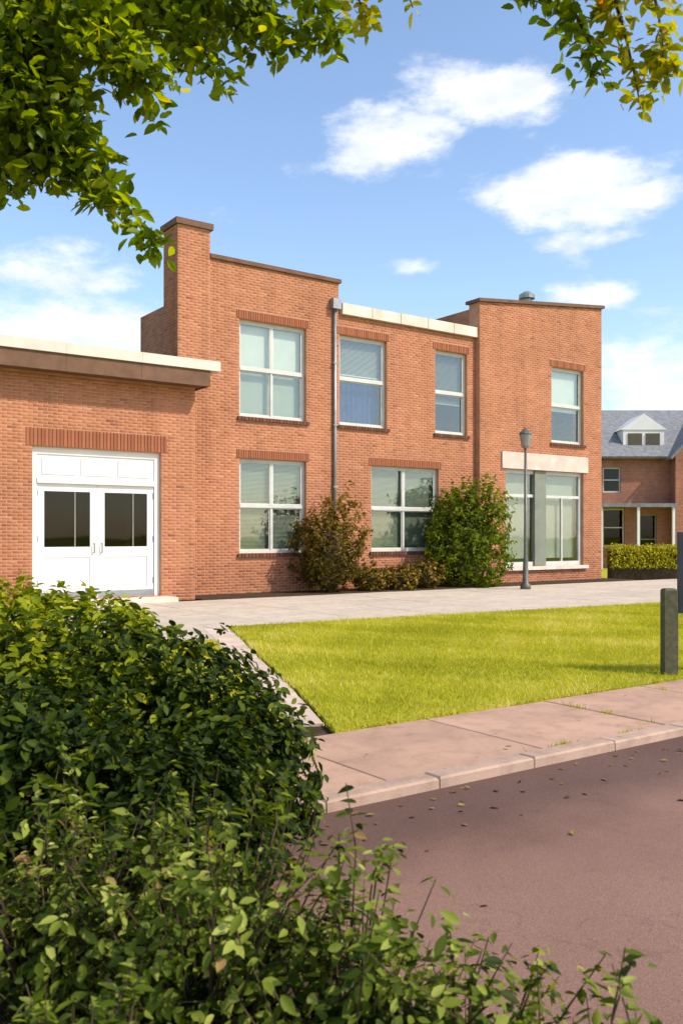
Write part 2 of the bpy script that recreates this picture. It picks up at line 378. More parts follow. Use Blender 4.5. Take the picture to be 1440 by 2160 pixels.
def lump_fn(k=14, amp=.28, seed=0):
    g = np.random.default_rng(seed); C = g.normal(size=(k, 3)); C /= np.linalg.norm(C, axis=1, keepdims=True); A = g.uniform(-.5, 1, k) * amp; S = g.uniform(4, 14, k)
    return lambda d: 1 + (A * np.exp(S * (d @ C.T - 1))).sum(1)

def bez(a, b, c, n=8):
    a, b, c = Vector(a), Vector(b), Vector(c)
    return [tuple((1 - s) ** 2 * a + 2 * s * (1 - s) * b + s * s * c for s in [i / n])[0] for i in range(n + 1)]

# ------------------------------------------------------------------ the street grid: x along the hall front, y into the hall, camera in front
P0 = (-1.916, 25.1, 0.0); TH = math.atan2(.5801, .8145); CT, ST = math.cos(TH), math.sin(TH)
def loc2w(x, y, z=0.0): return (P0[0] + x * CT - y * ST, P0[1] + x * ST + y * CT, z)
def w2loc(X, Y): dx, dy = X - P0[0], Y - P0[1]; return (dx * CT + dy * ST, -dx * ST + dy * CT)
def gpt(px, py, z=0.0):
    D = (CAMH - z) * FPX / (py - HOR); return ((px - 720) / FPX * D, D)
def at(px, py, D): return ((px - 720) / FPX * D, D, CAMH - (py - HOR) / FPX * D)

ground = B().poly([(-900, -900), (900, -900), (900, 900), (-900, 900)], -.2).build('ground', TURF, kind='structure')
drive = B().poly([(-16, -17.12), (30, -17.12), (30, -21.6), (-16, -21.6)], -.06).build('driveway', DRIVE, kind='structure', loc=P0, rz=TH)

# sidewalk of cast slabs with a row of kerb stones
walk = B().poly([(-16, -15.57), (30, -15.57), (30, -17.05), (-16, -17.05)], -.19, -.035).build('sidewalk', SOIL, kind='structure', loc=P0, rz=TH)
slab_me = B().cbox(-.744, .744, -.68, .68, -.03, 0, .01).mesh('slab'); slab_me.materials.append(PAVE)
for i in range(30):
    s = link_mesh('slab', slab_me, None, walk); s.location = (-14.6 + i * 1.5, -16.262, random.uniform(-.003, .003)); s.rotation_euler = (random.uniform(-.002, .002), random.uniform(-.002, .002), 0)
kerb_me = B().cbox(-.445, .445, -.085, .085, -.155, .012, .014).mesh('kerb_stone'); kerb_me.materials.append(KERB)
for i in range(48):
    s = link_mesh('kerb_stone', kerb_me, None, walk); s.location = (-14.9 + i * .9, -17.035, random.uniform(-.003, .003))

# pale concrete court along the front of the hall, with the approach pad to the white doors
court = B().poly([(-12, -1.5), (30, -1.5), (30, -11), (5, -9.2), (-5.4, -9.2), (-5.4, -9.3), (-12, -9.3)], -.19, -.03).build('court', SOIL, kind='structure', loc=P0, rz=TH)
cs = B().cbox(-.934, .934, -.934, .934, -.025, .006, .01).mesh('slab'); cs.materials.append(PAVE_PALE)
cs2 = B().cbox(-.934, .934, -1.034, 1.034, -.025, .006, .01).mesh('slab'); cs2.materials.append(PAVE_PALE)
for i in range(22):
    for j in range(3):
        s = link_mesh('slab', cs, None, court); s.location = (-11.05 + i * 1.88, -2.47 - j * 1.9, random.uniform(-.003, .003))
for i in range(3):
    s = link_mesh('slab', cs2, None, court); s.location = (-10.6 + i * 1.92, -8.25, random.uniform(-.003, .003))
for i in range(4, 22):
    for j in (3, 4):
        if j == 4 and i < 9: continue
        s = link_mesh('slab', cs, None, court); s.location = (-11.05 + i * 1.88, -2.47 - j * 1.9, random.uniform(-.003, .003))
s = link_mesh('slab', cs, None, court); s.location = (-5.145, -8.17, 0); s.scale = (.705, 1, 1)
# planting bed at the foot of the hall
bedh = B().poly([(-2.9, -1.5), (14.2, -1.5), (14.2, .1), (-2.9, .1)], -.19, .03).build('wall_bed', SOIL, kind='structure', loc=P0, rz=TH)

# stone edging running from the court to the sidewalk
edge_l = [(-5.6, -7.8), (-6.2, -9.4), (-7.09, -11.5), (-7.98, -13.7), (-8.80, -15.57)]
edging = B().poly([(x - .42, y + .16) for x, y in edge_l][::-1] + edge_l, -.19, -.03).build('edging', SOIL, kind='structure', loc=P0, rz=TH)
pp = [Vector((x - .21, y + .08, 0)) for x, y in edge_l]
es = B().cbox(-.20, .20, -.355, .355, -.025, .012, .012).mesh('edging_stone'); es.materials.append(EDGE)
cum = [0]
for a, b in zip(pp, pp[1:]): cum.append(cum[-1] + (b - a).length)
k = 0.4
while k < cum[-1] - .2:
    i = max(j for j in range(len(pp) - 1) if cum[j] <= k); d = (pp[i + 1] - pp[i]).normalized(); p = pp[i] + d * (k - cum[i])
    s = link_mesh('edging_stone', es, None, edging); s.location = (p.x, p.y, random.uniform(-.004, .004)); s.rotation_euler = (0, 0, math.atan2(d.y, d.x) - math.pi / 2 + random.uniform(-.02, .02)); k += .725

lawn_poly = [(-5.55, -7.75), (5.3, -8.7), (30, -10.4), (30, -15.55)] + edge_l[::-1][:-1]
lawn = B().poly(lawn_poly, -.19, .026).build('lawn', TURF, kind='structure', loc=P0, rz=TH)
left_poly = [(x - .44, y + .16) for x, y in edge_l[1:]] + [(-9.6, -15.5), (-16, -15.5), (-16, -9.4), (-6.8, -9.35)]
lawn2 = B().poly(left_poly, -.19, .022).build('lawn_strip', TURF, kind='structure', loc=P0, rz=TH)
bed_w = [(-9, -3), (2.6, -3), (2.6, 1.9), (1.4, 2.2), (.55, 2.55), (.1, 3.1), (-.28, 3.8), (-.42, 4.6), (-.42, 5.5), (-.75, 6.8), (-1.6, 8.2), (-9, 8.6)]
bed = B().poly(bed_w, -.19, .03).build('planting_bed', SOIL, kind='structure')

def in_poly(x, y, poly):
    c = np.zeros(len(x), bool); n = len(poly)
    for i in range(n):
        x1, y1 = poly[i]; x2, y2 = poly[(i + 1) % n]
        if y1 == y2: continue
        c ^= ((y1 > y) != (y2 > y)) & (x < (x2 - x1) * (y - y1) / (y2 - y1) + x1)
    return c
def grass(name, poly, n, xr, yr, label, tmean=.5):
    x = rng.uniform(*xr, n); y = rng.uniform(*yr, n); jx, jy = rng.normal(0, .035, n), rng.normal(0, .035, n); k = in_poly(x + jx, y + jy, poly); x, y = x[k], y[k]
    n = len(x); h = rng.uniform(.025, .06, n); a = rng.uniform(0, 6.283, n); wd = rng.uniform(.004, .008, n)
    ln = rng.normal(0, .5, (n, 2)) * h[:, None]
    z = np.full(n, .015)
    F = np.arange(3 * n).reshape(-1, 3)
    patch = .20 * np.sin(x * .9 + 1 + .8 * np.sin(y)) * np.sin(y * 1.1 + .5) + .14 * np.sin(x * 2.3 + y * 1.9 + np.sin(x * 3)) + .10 * np.sin(x * 7.1) * np.sin(y * 6.3 + x)
    h = h * (1 + 1.2 * np.clip(patch, 0, 1)) * np.where(rng.random(n) < .03, 1.8, 1); ln = rng.normal(0, .5, (n, 2)) * h[:, None]
    V = np.stack([np.stack([x - np.cos(a) * wd, y - np.sin(a) * wd, z], 1), np.stack([x + np.cos(a) * wd, y + np.sin(a) * wd, z], 1), np.stack([x + ln[:, 0], y + ln[:, 1], z + h], 1)], 1).reshape(-1, 3)
    tone = np.clip(rng.normal(tmean, .2, n) + patch, 0, 1)
    me = np_mesh(name, V, F, np.repeat(tone, 3))
    return link_mesh(name, me, GRASS, label=label, cat='grass', kind='stuff', loc=P0, rz=TH)
grass('grass', lawn_poly, 400000, (-9, 14), (-15.65, -7.15), 'sunlit yellow-green lawn grass between sidewalk and pale court')
grass('grass', left_poly, 60000, (-13, -5.6), (-15.5, -9.3), 'grass strip between stone edging and the dark shrubs', .35)

wx_, wy_ = [], []
for i in range(150):
    k_ = i % 3
    if k_ == 0: cx_, cy_ = rng.uniform(-9, 8), -16.945
    elif k_ == 1: cx_, cy_ = rng.uniform(-9, 8), -15.58
    else: cx_, cy_ = -14.6 + .75 + 1.5 * rng.integers(3, 16), rng.uniform(-16.9, -15.6)
    m_ = int(rng.integers(4, 26)); wx_.append(cx_ + rng.normal(0, .05 if k_ < 2 else .008, m_)); wy_.append(cy_ + rng.normal(0, .01 if k_ < 2 else .05, m_))
wx_, wy_ = np.concatenate(wx_), np.concatenate(wy_); m_ = len(wx_); hh = rng.uniform(.015, .06, m_); aa = rng.uniform(0, 6.28, m_); ll = rng.normal(0, .5, (m_, 2)) * hh[:, None]
V = np.stack([np.stack([wx_ - np.cos(aa) * .005, wy_ - np.sin(aa) * .005, 0 * hh - .02], 1), np.stack([wx_ + np.cos(aa) * .005, wy_ + np.sin(aa) * .005, 0 * hh - .02], 1), np.stack([wx_ + ll[:, 0], wy_ + ll[:, 1], hh], 1)], 1).reshape(-1, 3)
link_mesh('weeds', np_mesh('weeds', V, np.arange(3 * m_).reshape(-1, 3), np.repeat(np.clip(rng.normal(.3, .2, m_), 0, 1), 3)), GRASS, label='thin weeds growing in the joints of the pink sidewalk', cat='weeds', kind='stuff', loc=P0, rz=TH)
# a few dry leaves blown against the kerb and the bed
nl = 260; lx_ = rng.uniform(-10.5, 4, nl); ly_ = -17.2 - np.abs(rng.normal(0, .35, nl)); far = rng.random(nl) < .35; ly_[far] = rng.uniform(-20, -15.7, far.sum())
lz = np.where(ly_ < -17.12, -.054, .018); Pn = np.stack([lx_, ly_, lz], 1); nv = rng.normal(0, .22, (nl, 3)); nv[:, 2] += 1
V, F, T = leaves(Pn, nv, rng.uniform(.03, .065, nl), .6)
LITTER = leaf_mat('dry_leaf', [(0, (.10, .055, .025)), (.5, (.20, .12, .045)), (1, (.34, .26, .06))], .1, .8, .1)
link_mesh('leaf_litter', np_mesh('leaf_litter', V, F, T), LITTER, label='dry fallen leaves scattered along the kerb of the drive', cat='leaves', kind='stuff', loc=P0, rz=TH)

# ------------------------------------------------------------------ brick work
def brick_skin(name, parent, m, o, ax, nx, x0, x1, ztop, holes, tone_shift=None, z0=0.0, off=0.0):
    """running-bond bricks on a wall plane. o origin, ax running axis, nx outward normal; ztop(x) height; holes (x0,x1,z0,z1)"""
    o, ax, nx = np.array(o), np.array(ax), np.array(nx); V = []; T = []; row = 0; z = z0
    zmax = max(ztop(x0), ztop(x1), ztop((x0 + x1) / 2))
    while z + .065 <= zmax + 1e-6:
        zc = z + .0325
        iv = [(x0, x1)]
        for hx0, hx1, hz0, hz1 in holes:
            if hz0 < zc < hz1:
                nv = []
                for a, b in iv:
                    if hx1 <= a or hx0 >= b: nv.append((a, b)); continue
                    if hx0 > a: nv.append((a, hx0))
                    if hx1 < b: nv.append((hx1, b))
                iv = nv
        for a, b in iv:
            s = math.floor((a - x0) / .225) * .225 + x0 - (.1125 if row % 2 else 0)
            while s < b:
                p, q = max(s + .005, a + .002), min(s + .22, b - .002)
                if q - p > .03 and ztop((p + q) / 2) >= z + .065:
                    V.append((p, q, z + .005, z + .07, random.uniform(.001, .0045)))
                    tn = random.gauss(.52, .16)
                    if random.random() < .04: tn -= .3
                    if tone_shift: tn += tone_shift(z)
                    T.append(min(1, max(0, tn)))
                s += .225
        z += .075; row += 1
    A = np.array(V); n = len(A); p, q, za, zb, d = A.T
    def pt(x, z, dd): return o + x[:, None] * ax + dd[:, None] * nx + np.stack([0 * z, 0 * z, z], 1)
    zz = np.zeros(n) - .004; c = .004
    vs = [pt(p, za, zz), pt(q, za, zz), pt(q, zb, zz), pt(p, zb, zz), pt(p + c, za + c, d), pt(q - c, za + c, d), pt(q - c, zb - c, d), pt(p + c, zb - c, d)]
    VV = np.stack(vs, 1).reshape(-1, 3); base = (np.arange(n) * 8)[:, None]
    fl = [(4, 5, 6, 7), (0, 1, 5, 4), (1, 2, 6, 5), (2, 3, 7, 6), (3, 0, 4, 7)]
    F = np.concatenate([base + np.array([f]) for f in fl], 1).reshape(-1, 4)
    me = np_mesh(name, VV, F, np.repeat(np.array(T), 8)); me.materials.append(m)
    return link_mesh(name, me, None, parent, kind='stuff')
def wall_grid(b, x0, x1, y0, y1, z0, z1, holes):
    xs = sorted({x0, x1, *[h[0] for h in holes], *[h[1] for h in holes]}); zs = sorted({z0, z1, *[h[2] for h in holes], *[h[3] for h in holes]})
    xs = [x for x in xs if x0 <= x <= x1]; zs = [z for z in zs if z0 <= z <= z1]
    for i in range(len(xs) - 1):
        for j in range(len(zs) - 1):
            cx, cz = (xs[i] + xs[i + 1]) / 2, (zs[j] + zs[j + 1]) / 2
            if any(h[0] < cx < h[1] and h[2] < cz < h[3] for h in holes): continue
            b.box(xs[i], xs[i + 1], y0, y1, zs[j], zs[j + 1])
def soldier(parent, x0, x1, z0, h, y, m, wd=.075, proud=.02, cache={}):
    n = max(2, round((x1 - x0) / wd)); st = (x1 - x0) / n
    for i in range(n):
        key = (round(st, 4), h, m.name, i % 5)
        if key not in cache:
            bb = B(); g = .005; c = .005
            bb.v = [(-st / 2 + g, .01, g), (st / 2 - g, .01, g), (st / 2 - g, .01, h - g), (-st / 2 + g, .01, h - g),
                    (-st / 2 + g + c, -proud, g + c), (st / 2 - g - c, -proud, g + c), (st / 2 - g - c, -proud, h - g - c), (-st / 2 + g + c, -proud, h - g - c)]
            bb.f = [(4, 5, 6, 7), (0, 1, 5, 4), (1, 2, 6, 5), (2, 3, 7, 6), (3, 0, 4, 7)]
            me = bb.mesh('brick'); a = me.attributes.new('tone', 'FLOAT', 'POINT'); tv = random.uniform(.1, .9)
            a.data.foreach_set('value', np.full(8, tv, np.float32)); me.materials.append(m); cache[key] = me
        ob = link_mesh('brick', cache[key], None, parent); ob.location = (x0 + (i + .5) * st, y, z0)

def window(parent, x0, x1, z0, z1, y, cols=1, blind=.5, blind_mat=None, mid=.5, sky_reflection=None, sill=True, roller=False, low_blind=None):
    """sash window: frame > panes, meeting rail, blind"""
    fw = .075; yf = y + .12
    f = B()
    f.box(x0, x0 + fw, yf, yf + .09, z0, z1).box(x1 - fw, x1, yf, yf + .09, z0, z1)
    f.box(x0 + fw, x1 - fw, yf + .002, yf + .088, z1 - fw, z1).box(x0 + fw, x1 - fw, yf + .002, yf + .088, z0, z0 + fw)
    wo = f.build('window', FRAME, parent)
    zm = z0 + (z1 - z0) * mid; cw = (x1 - x0 - 2 * fw) / cols
    B().box(x0 + fw, x1 - fw, yf - .012, yf + .06, zm - .045, zm + .045).build('meeting_rail', FRAME, wo)
    for c in range(cols):
        a, b = x0 + fw + c * cw, x0 + fw + (c + 1) * cw
        if c: B().box(a - .03, a + .03, yf + .006, yf + .075, z0 + fw, z1 - fw).build('mullion', FRAME, wo)
        for (za, zb, dy) in ((z0 + fw, zm - .045, .05), (zm + .045, z1 - fw, .03)):
            sfr = B(); e = .035; g = .03 if c else 0; h = .03 if c < cols - 1 else 0
            A, Bx = a + g, b - h
            sfr.box(A, A + e, yf + dy - .014, yf + dy + .014, za, zb).box(Bx - e, Bx, yf + dy - .014, yf + dy + .014, za, zb)
            sfr.box(A + e, Bx - e, yf + dy - .013, yf + dy + .013, za, za + e).box(A + e, Bx - e, yf + dy - .013, yf + dy + .013, zb - e, zb)
            sfr.build('sash', FRAME, wo)
            B().box(A + e, Bx - e, yf + dy - .004, yf + dy + .004, za + e, zb - e).build('pane', GLASS, wo)
    if blind > 0:
        bl = B(); zb = z1 - (z1 - z0) * blind; z = z1 - fw - .02; yy = yf + .16
        if roller: bl.box(x0 + .06, x1 - .06, yy - .004, yy + .004, zb - .02, z)
        while z > zb and not roller:
            b0 = len(bl.v); bl.v += [(x0 + .05, yy - .02, z - .014), (x1 - .05, yy - .02, z - .014), (x1 - .05, yy + .02, z + .014), (x0 + .05, yy + .02, z + .014)]
            bl.f.append((b0, b0 + 1, b0 + 2, b0 + 3)); z -= .036
        bl.box(x0 + .05, x1 - .05, yy - .02, yy + .02, zb - .03, zb)
        bl.build('blind', blind_mat or BLIND, wo)
        if low_blind: B().box(x0 + .06, x1 - .06, yy + .05, yy + .056, z0 + .02, zb).build('net_curtain', low_blind, wo)
    if sky_reflection:
        cb = B(); n = 28; za, zb = sky_reflection; yy = yf + .3
        for i in range(n + 1):
            x = x0 + .03 + (x1 - x0 - .06) * i / n; yo = yy + .03 * math.sin(i * 1.9)
            cb.v += [(x, yo, za), (x, yo, zb)]
            if i: k = len(cb.v); cb.f.append((k - 4, k - 2, k - 1, k - 3))
        cb.build('sky_reflection', SKYREFL, wo)  # pleated blue sheet standing in for sky reflected in the pane
    if sill:
        soldier(parent, x0 - .08, x1 + .08, z0 - .115, .115, y - .03, MB_SILL, .11, .04)
    return wo

# ------------------------------------------------------------------ the two-storey hall
hall = empty('brick_hall', P0, TH, 'two-storey orange-red brick hall with pale windows behind the lawn', 'building')
XL, XM, XR, XE = -2.886, 2.25, 7.75, 13.9
UP = (4.86, 7.52); LO = (1.12, 3.72); PR = -.2
W_up = [(-1.05, 1.12), (2.28, 4.05), (6.0, 7.38)]
holes_main = [(a, b, *UP) for a, b in W_up] + [(-1.05, 1.12, *LO), (3.45, 6.15, *LO)]
holes_r = [(11.2, 12.9, *UP), (8.95, 12.9, .55, 3.85)]
wb = B()
wall_grid(wb, XL, XM, 0, .3, 0, 9.0, [h for h in holes_main if h[1] <= XM])
wall_grid(wb, XM, XR, 0, .3, 0, 8.1, [h for h in holes_main if h[0] >= XM])
wb.build('wall', MORTAR, hall)
wr = B(); wall_grid(wr, XR, XE, PR, .3, 0, 8.9, holes_r)
wr.prism_y([(XR, 8.9), (XE, 8.9), (XE, 9.9), (XR, 9.25)], PR, .3)
wr.build('wall', MORTAR, hall)
pl = lambda z: -.28 if z < .82 else 0
lint = lambda hs, s=.24: [(a - .1, b + .1, d, d + s) for a, b, c, d in hs]
sil = lambda hs: [(a - .08, b + .08, c - .12, c) for a, b, c, d in hs]
hm = holes_main + lint(holes_main) + sil(holes_main)
brick_skin('brickwork', hall, MB_BRICK, (0, 0, 0), (1, 0, 0), (0, -1, 0), XL, XM, lambda x: 9.0, hm, pl)
brick_skin('brickwork', hall, MB_BRICK, (0, 0, 0), (1, 0, 0), (0, -1, 0), XM, XR, lambda x: 8.1, hm, pl)
hr = holes_r + lint(holes_r[:1]) + sil(holes_r[:1]) + [(8.75, 13.1, 3.85, 4.42)]
brick_skin('brickwork', hall, MB_BRICK, (0, PR, 0), (1, 0, 0), (0, -1, 0), XR, XE, lambda x: 9.25 + (x - XR) / (XE - XR) * .65, hr, pl)
for h in holes_main: soldier(hall, h[0] - .1, h[1] + .1, h[3], .24, 0, MB_LINT)
soldier(hall, 11.1, 13.0, UP[1], .24, PR, MB_LINT)
# body behind the screen front: flank, back, roof and floors
bd = B(); bd.box(XL, XL + .3, .301, 2.4, 0, 7.75).box(XL, XL + .3, 2.401, 9, 0, 6.6).box(XE - .3, XE, .301, 9, 0, 8.7).box(XL, XE, 9.001, 9.3, 0, 7.5)
bd.build('flank_wall', FLATBRICK, hall)
B().box(XL + .301, XE - .301, .302, 2.4, 7.55, 7.7).box(XL + .301, XE - .301, 2.401, 9.0, 6.4, 6.55).build('roof', ROOFDK, hall)
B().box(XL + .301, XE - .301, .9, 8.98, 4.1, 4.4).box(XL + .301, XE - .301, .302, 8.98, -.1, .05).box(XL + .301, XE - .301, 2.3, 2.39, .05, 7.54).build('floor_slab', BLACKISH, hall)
# chimney pier at the left end of the front
ch = B(); ch.box(XL, -1.95, -.03, .85, 9.001 - 3.0, 9.72)
cho = ch.build('chimney_pier', MORTAR, hall)
brick_skin('brickwork', cho, MB_BRICK, (0, -.03, 0), (1, 0, 0), (0, -1, 0), XL, -1.95, lambda x: 9.70, [], None, 6.0)
brick_skin('brickwork', cho, MB_BRICK, (XL, 0, 0), (0, -1, 0), (-1, 0, 0), -.85, .03, lambda x: 9.70, [], lambda z: -.1, 6.0)
brick_skin('brickwork', cho, MB_BRICK, (-1.95, 0, 0), (0, 1, 0), (1, 0, 0), -.03, .85, lambda x: 9.70, [], None, 9.2)
B().box(XL - .07, -1.88, -.10, .92, 9.721, 9.88).build('cap', MB_SILL if False else BROWN, cho)
# copings
B().box(-1.949, XM + .06, -.07, .37, 9.001, 9.11).build('coping', BROWN, hall)
B().box(XM - .3, XM, .301, 1.4, 7.3, 8.998).build('parapet_return', FLATBRICK, hall)
cop = B()
n = 5; L_ = (XR - XM) / n
for i in range(n): B().box(XM + .061 + i * L_, XM + .05 + (i + 1) * L_ - (.01 if i < n - 1 else .06), -.13, .36, 8.101, 8.42).build('coping_stone', STONE, hall)
cp = B(); cp.prism_y([(XR - .08, 9.251), (XE + .08, 9.918), (XE + .08, 10.03), (XR - .08, 9.36)], PR - .09, .39); cp.build('coping', MB_LINT if False else BROWN, hall)
B().box(XR, XR + .3, .301, 7, 7.3, 9.1).build('parapet_return', FLATBRICK, hall)
# roof vent
B().lathe([(.17, 9.2), (.17, 10.35), (.30, 10.36), (.30, 10.5), (.12, 10.62)], 11.9, 1.6, 12).build('roof_vent', METAL, hall)
# downpipe in the angle of the middle bay
dpb = B(); dpb.tube([(XM - .18, -.07, .05), (XM - .18, -.07, 8.2)], [.05, .05], 8)
dpo = dpb.build('downpipe', METAL, hall, True)
B().box(XM - .32, XM - .04, -.2, -.006, 8.2, 8.5).build('hopper', METAL, dpo)
for z in (1.2, 3.0, 4.8, 6.6): B().box(XM - .25, XM - .11, -.125, -.004, z, z + .05).build('clip', METAL, dpo)

window(hall, -1.05, 1.12, *UP, 0, 2, .48, roller=True, low_blind=BLIND_GREY)
window(hall, 2.28, 4.05, *UP, 0, 1, .42, None, .52, (UP[0], 6.6))
window(hall, 6.0, 7.38, *UP, 0, 1, .62, BLIND_GREY)
window(hall, -1.05, 1.12, *LO, 0, 2, .95, BLIND_GREY)
window(hall, 3.45, 6.15, *LO, 0, 2, .95, BLIND_GREY)
window(hall, 11.2, 12.9, *UP, PR, 1, .56, roller=True)
# shop-style entrance glazing with stone lintel at the right end
B().box(8.75, 13.1, PR - .05, PR + .25, 3.86, 4.419).build('stone_lintel', PINKSTONE, hall)
ent = B(); ye = PR + .12
for a, b in ((8.95, 9.07), (12.78, 12.9)): ent.box(a, b, ye, ye + .1, .55, 3.85)
ent.box(9.07, 12.78, ye + .002, ye + .098, 3.72, 3.85).box(9.07, 12.78, ye + .002, ye + .098, .55, .70).box(9.07, 12.78, ye + .003, ye + .097, 2.92, 3.02)
eo = ent.build('entrance_glazing', FRAME, hall)
B().box(10.42, 10.98, PR + .05, ye + .11, .56, 3.845).build('pilaster', GREYGREEN, eo)
for a, b in ((9.07, 10.42), (10.98, 12.78)):
    for za, zb in ((.70, 2.92), (3.02, 3.72)): B().box(a, b, ye + .045, ye + .053, za, zb).build('pane', GLASS, eo)
B().box(11.86, 11.92, ye + .01, ye + .09, .70, 2.92).build('mullion', FRAME, eo)
bl = B()
for a, b in ((9.1, 10.4), (11.0, 12.75)):
    z = 3.68
    while z > .8:
        b0 = len(bl.v); bl.v += [(a, ye + .2, z - .014), (b, ye + .2, z - .014), (b, ye + .24, z + .014), (a, ye + .24, z + .014)]; bl.f.append((b0, b0 + 1, b0 + 2, b0 + 3)); z -= .036
bl.build('blind', BLIND, eo)
B().box(8.80, 13.05, PR - .12, PR + .115, .43, .549).build('stone_sill', MB_SILL if False else STONE, hall)

# ------------------------------------------------------------------ the one-storey annex with white doors
AX0, AX1, AY, AH = -13.0, -2.92, -1.1, 5.30
annex = empty('brick_annex', loc2w(0, 0), TH, 'low orange brick annex with cream eaves and white double doors', 'building')
D0, D1, DZ = -6.93, -3.83, 3.62
ah = [(D0, D1, .12, DZ), (-11.6, -9.0, 1.2, 3.6)]
wb = B(); wall_grid(wb, AX0, AX1, AY, AY + .3, 0, AH, ah); wb.build('wall', MORTAR, annex)
brick_skin('brickwork', annex, MB_BRICK, (0, AY, 0), (1, 0, 0), (0, -1, 0), AX0, AX1, lambda x: AH, ah + [(D0 - .15, D1 + .15, DZ, DZ + .42), (-11.7, -8.9, 3.6, 3.84), (-11.68, -8.92, 1.08, 1.2)], pl)
soldier(annex, D0 - .15, D1 + .15, DZ, .42, AY, MB_LINT, .085)
soldier(annex, -11.7, -8.9, 3.6, .24, AY, MB_LINT)
window(annex, -11.6, -9.0, 1.2, 3.6, AY, 2, .6)
B().box(AX0, AX0 + .3, AY + .301, 7, 0, AH).box(AX1 - .3, AX1, AY + .301, -.001, 0, AH).box(AX0, AX1 - .05, 7.001, 7.3, 0, AH).build('flank_wall', FLATBRICK, annex)
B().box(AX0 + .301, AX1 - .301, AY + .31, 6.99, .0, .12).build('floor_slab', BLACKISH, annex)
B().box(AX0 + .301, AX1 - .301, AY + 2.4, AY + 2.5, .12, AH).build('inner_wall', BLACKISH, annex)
OV = .50; RE = .12
rf = B().box(AX0 - OV, AX1 + RE, AY - OV, -.16, AH + .001, AH + .07).box(AX0 - OV, AX1 - .001, -.159, 7.6, AH + .001, AH + .07)
rfo = rf.build('soffit', BROWN, annex)
top = B().box(AX0 - OV, AX1 + RE, AY - OV, -.16, AH + .071, AH + .36).box(AX0 - OV, AX1 - .001, -.159, 7.6, AH + .071, AH + .36).build('roof', ROOFDK, annex)
nb = 6; wx = (AX1 + RE + .03 - AX0 + OV) / nb
for i in range(nb):
    xa = AX0 - OV + i * wx
    B().box(xa + .003, xa + wx - .003, AY - OV - .04, AY - OV - .001, AH - .03, AH + .36).build('fascia_board', BROWN, top)
    B().box(xa + .002, xa + wx - .002 + (.26 if i == nb - 1 else 0), AY - OV - .09, AY - OV + .35, AH + .361, AH + .60).build('roof_edge', FASCIA, top)
B().box(AX1 + RE + .001, AX1 + RE + .03, AY - OV, -.17, AH - .03, AH + .36).build('fascia_board', BROWN, top)
B().box(AX1 - .1, AX1 + RE + .28, AY - OV + .351, -.17, AH + .361, AH + .60).build('roof_edge', FASCIA, top)
# white double doors
yd = AY + .10
fr = B(); fr.box(D0, D0 + .13, yd, yd + .14, .12, DZ).box(D1 - .13, D1, yd, yd + .14, .12, DZ).box(D0 + .13, D1 - .13, yd + .002, yd + .138, DZ - .16, DZ)
do = fr.build('door_frame', WHITE, annex)
B().box(D0 + .131, D1 - .131, yd + .03, yd + .10, 2.92, DZ - .161).build('transom_panel', WHITE, do)
B().box(D0 + .131, D1 - .131, yd - .03, yd + .12, 2.80, 2.919).build('transom_rail', WHITE, do)
for k in range(3):
    a = D0 + .25 + k * .90
    B().box(a, a + .80, yd + .012, yd + .029, 3.0, DZ - .24).build('raised_panel', WHITE, do)
mid = (D0 + D1) / 2
for s, (a, b) in enumerate(((D0 + .135, mid - .004), (mid + .004, D1 - .135))):
    g0, g1 = 1.34, 2.62; st = .17
    lf = B(); y0, y1 = yd + .04, yd + .09
    lf.box(a, a + st, y0, y1, .14, 2.795).box(b - st, b, y0, y1, .14, 2.795)
    lf.box(a + st, b - st, y0 + .001, y1 - .001, g1, 2.795).box(a + st, b - st, y0 + .001, y1 - .001, 1.10, g0).box(a + st, b - st, y0 + .001, y1 - .001, .14, .36)
    lo = lf.build('door', WHITE, annex)
    B().box(a + st, b - st, y0 + .02, y1 - .012, .36, 1.10).build('lower_panel', WHITE, lo)
    B().box(a + st + .07, b - st - .07, y0 + .006, y0 + .019, .43, 1.03).build('raised_panel', WHITE, lo)
    B().box(a + st, b - st, y0 + .02, y0 + .028, g0, g1).build('pane', DARKGLASS, lo)
    cx = (a + b) / 2 + .18
    B().box(cx - .014, cx + .014, y0 + .008, y0 + .036, g0, g1).build('glazing_bar', GREYGREEN, lo)
    hx = b - .09 if s == 0 else a + .09
    B().box(a + .02, b - .02, y0 - .004, y0 - .001, .15, .30).build('kick_plate', METAL, lo)
    for hz in (.45, 1.45, 2.5): B().box(*((a - .012, a + .03) if s == 0 else (b - .03, b + .012)), y0 - .012, y0 - .002, hz, hz + .14).build('hinge', METAL, lo)
    B().tube([(hx, y0 - .004, 1.2), (hx, y0 - .06, 1.2), (hx, y0 - .06, 1.42), (hx, y0 - .004, 1.42)], [.012] * 4, 6).build('handle', DARKMETAL, lo)
B().box(D0 - .2, D1 + .2, AY - .55, AY - .01, 0.007, .12).build('door_step', STONE, annex)

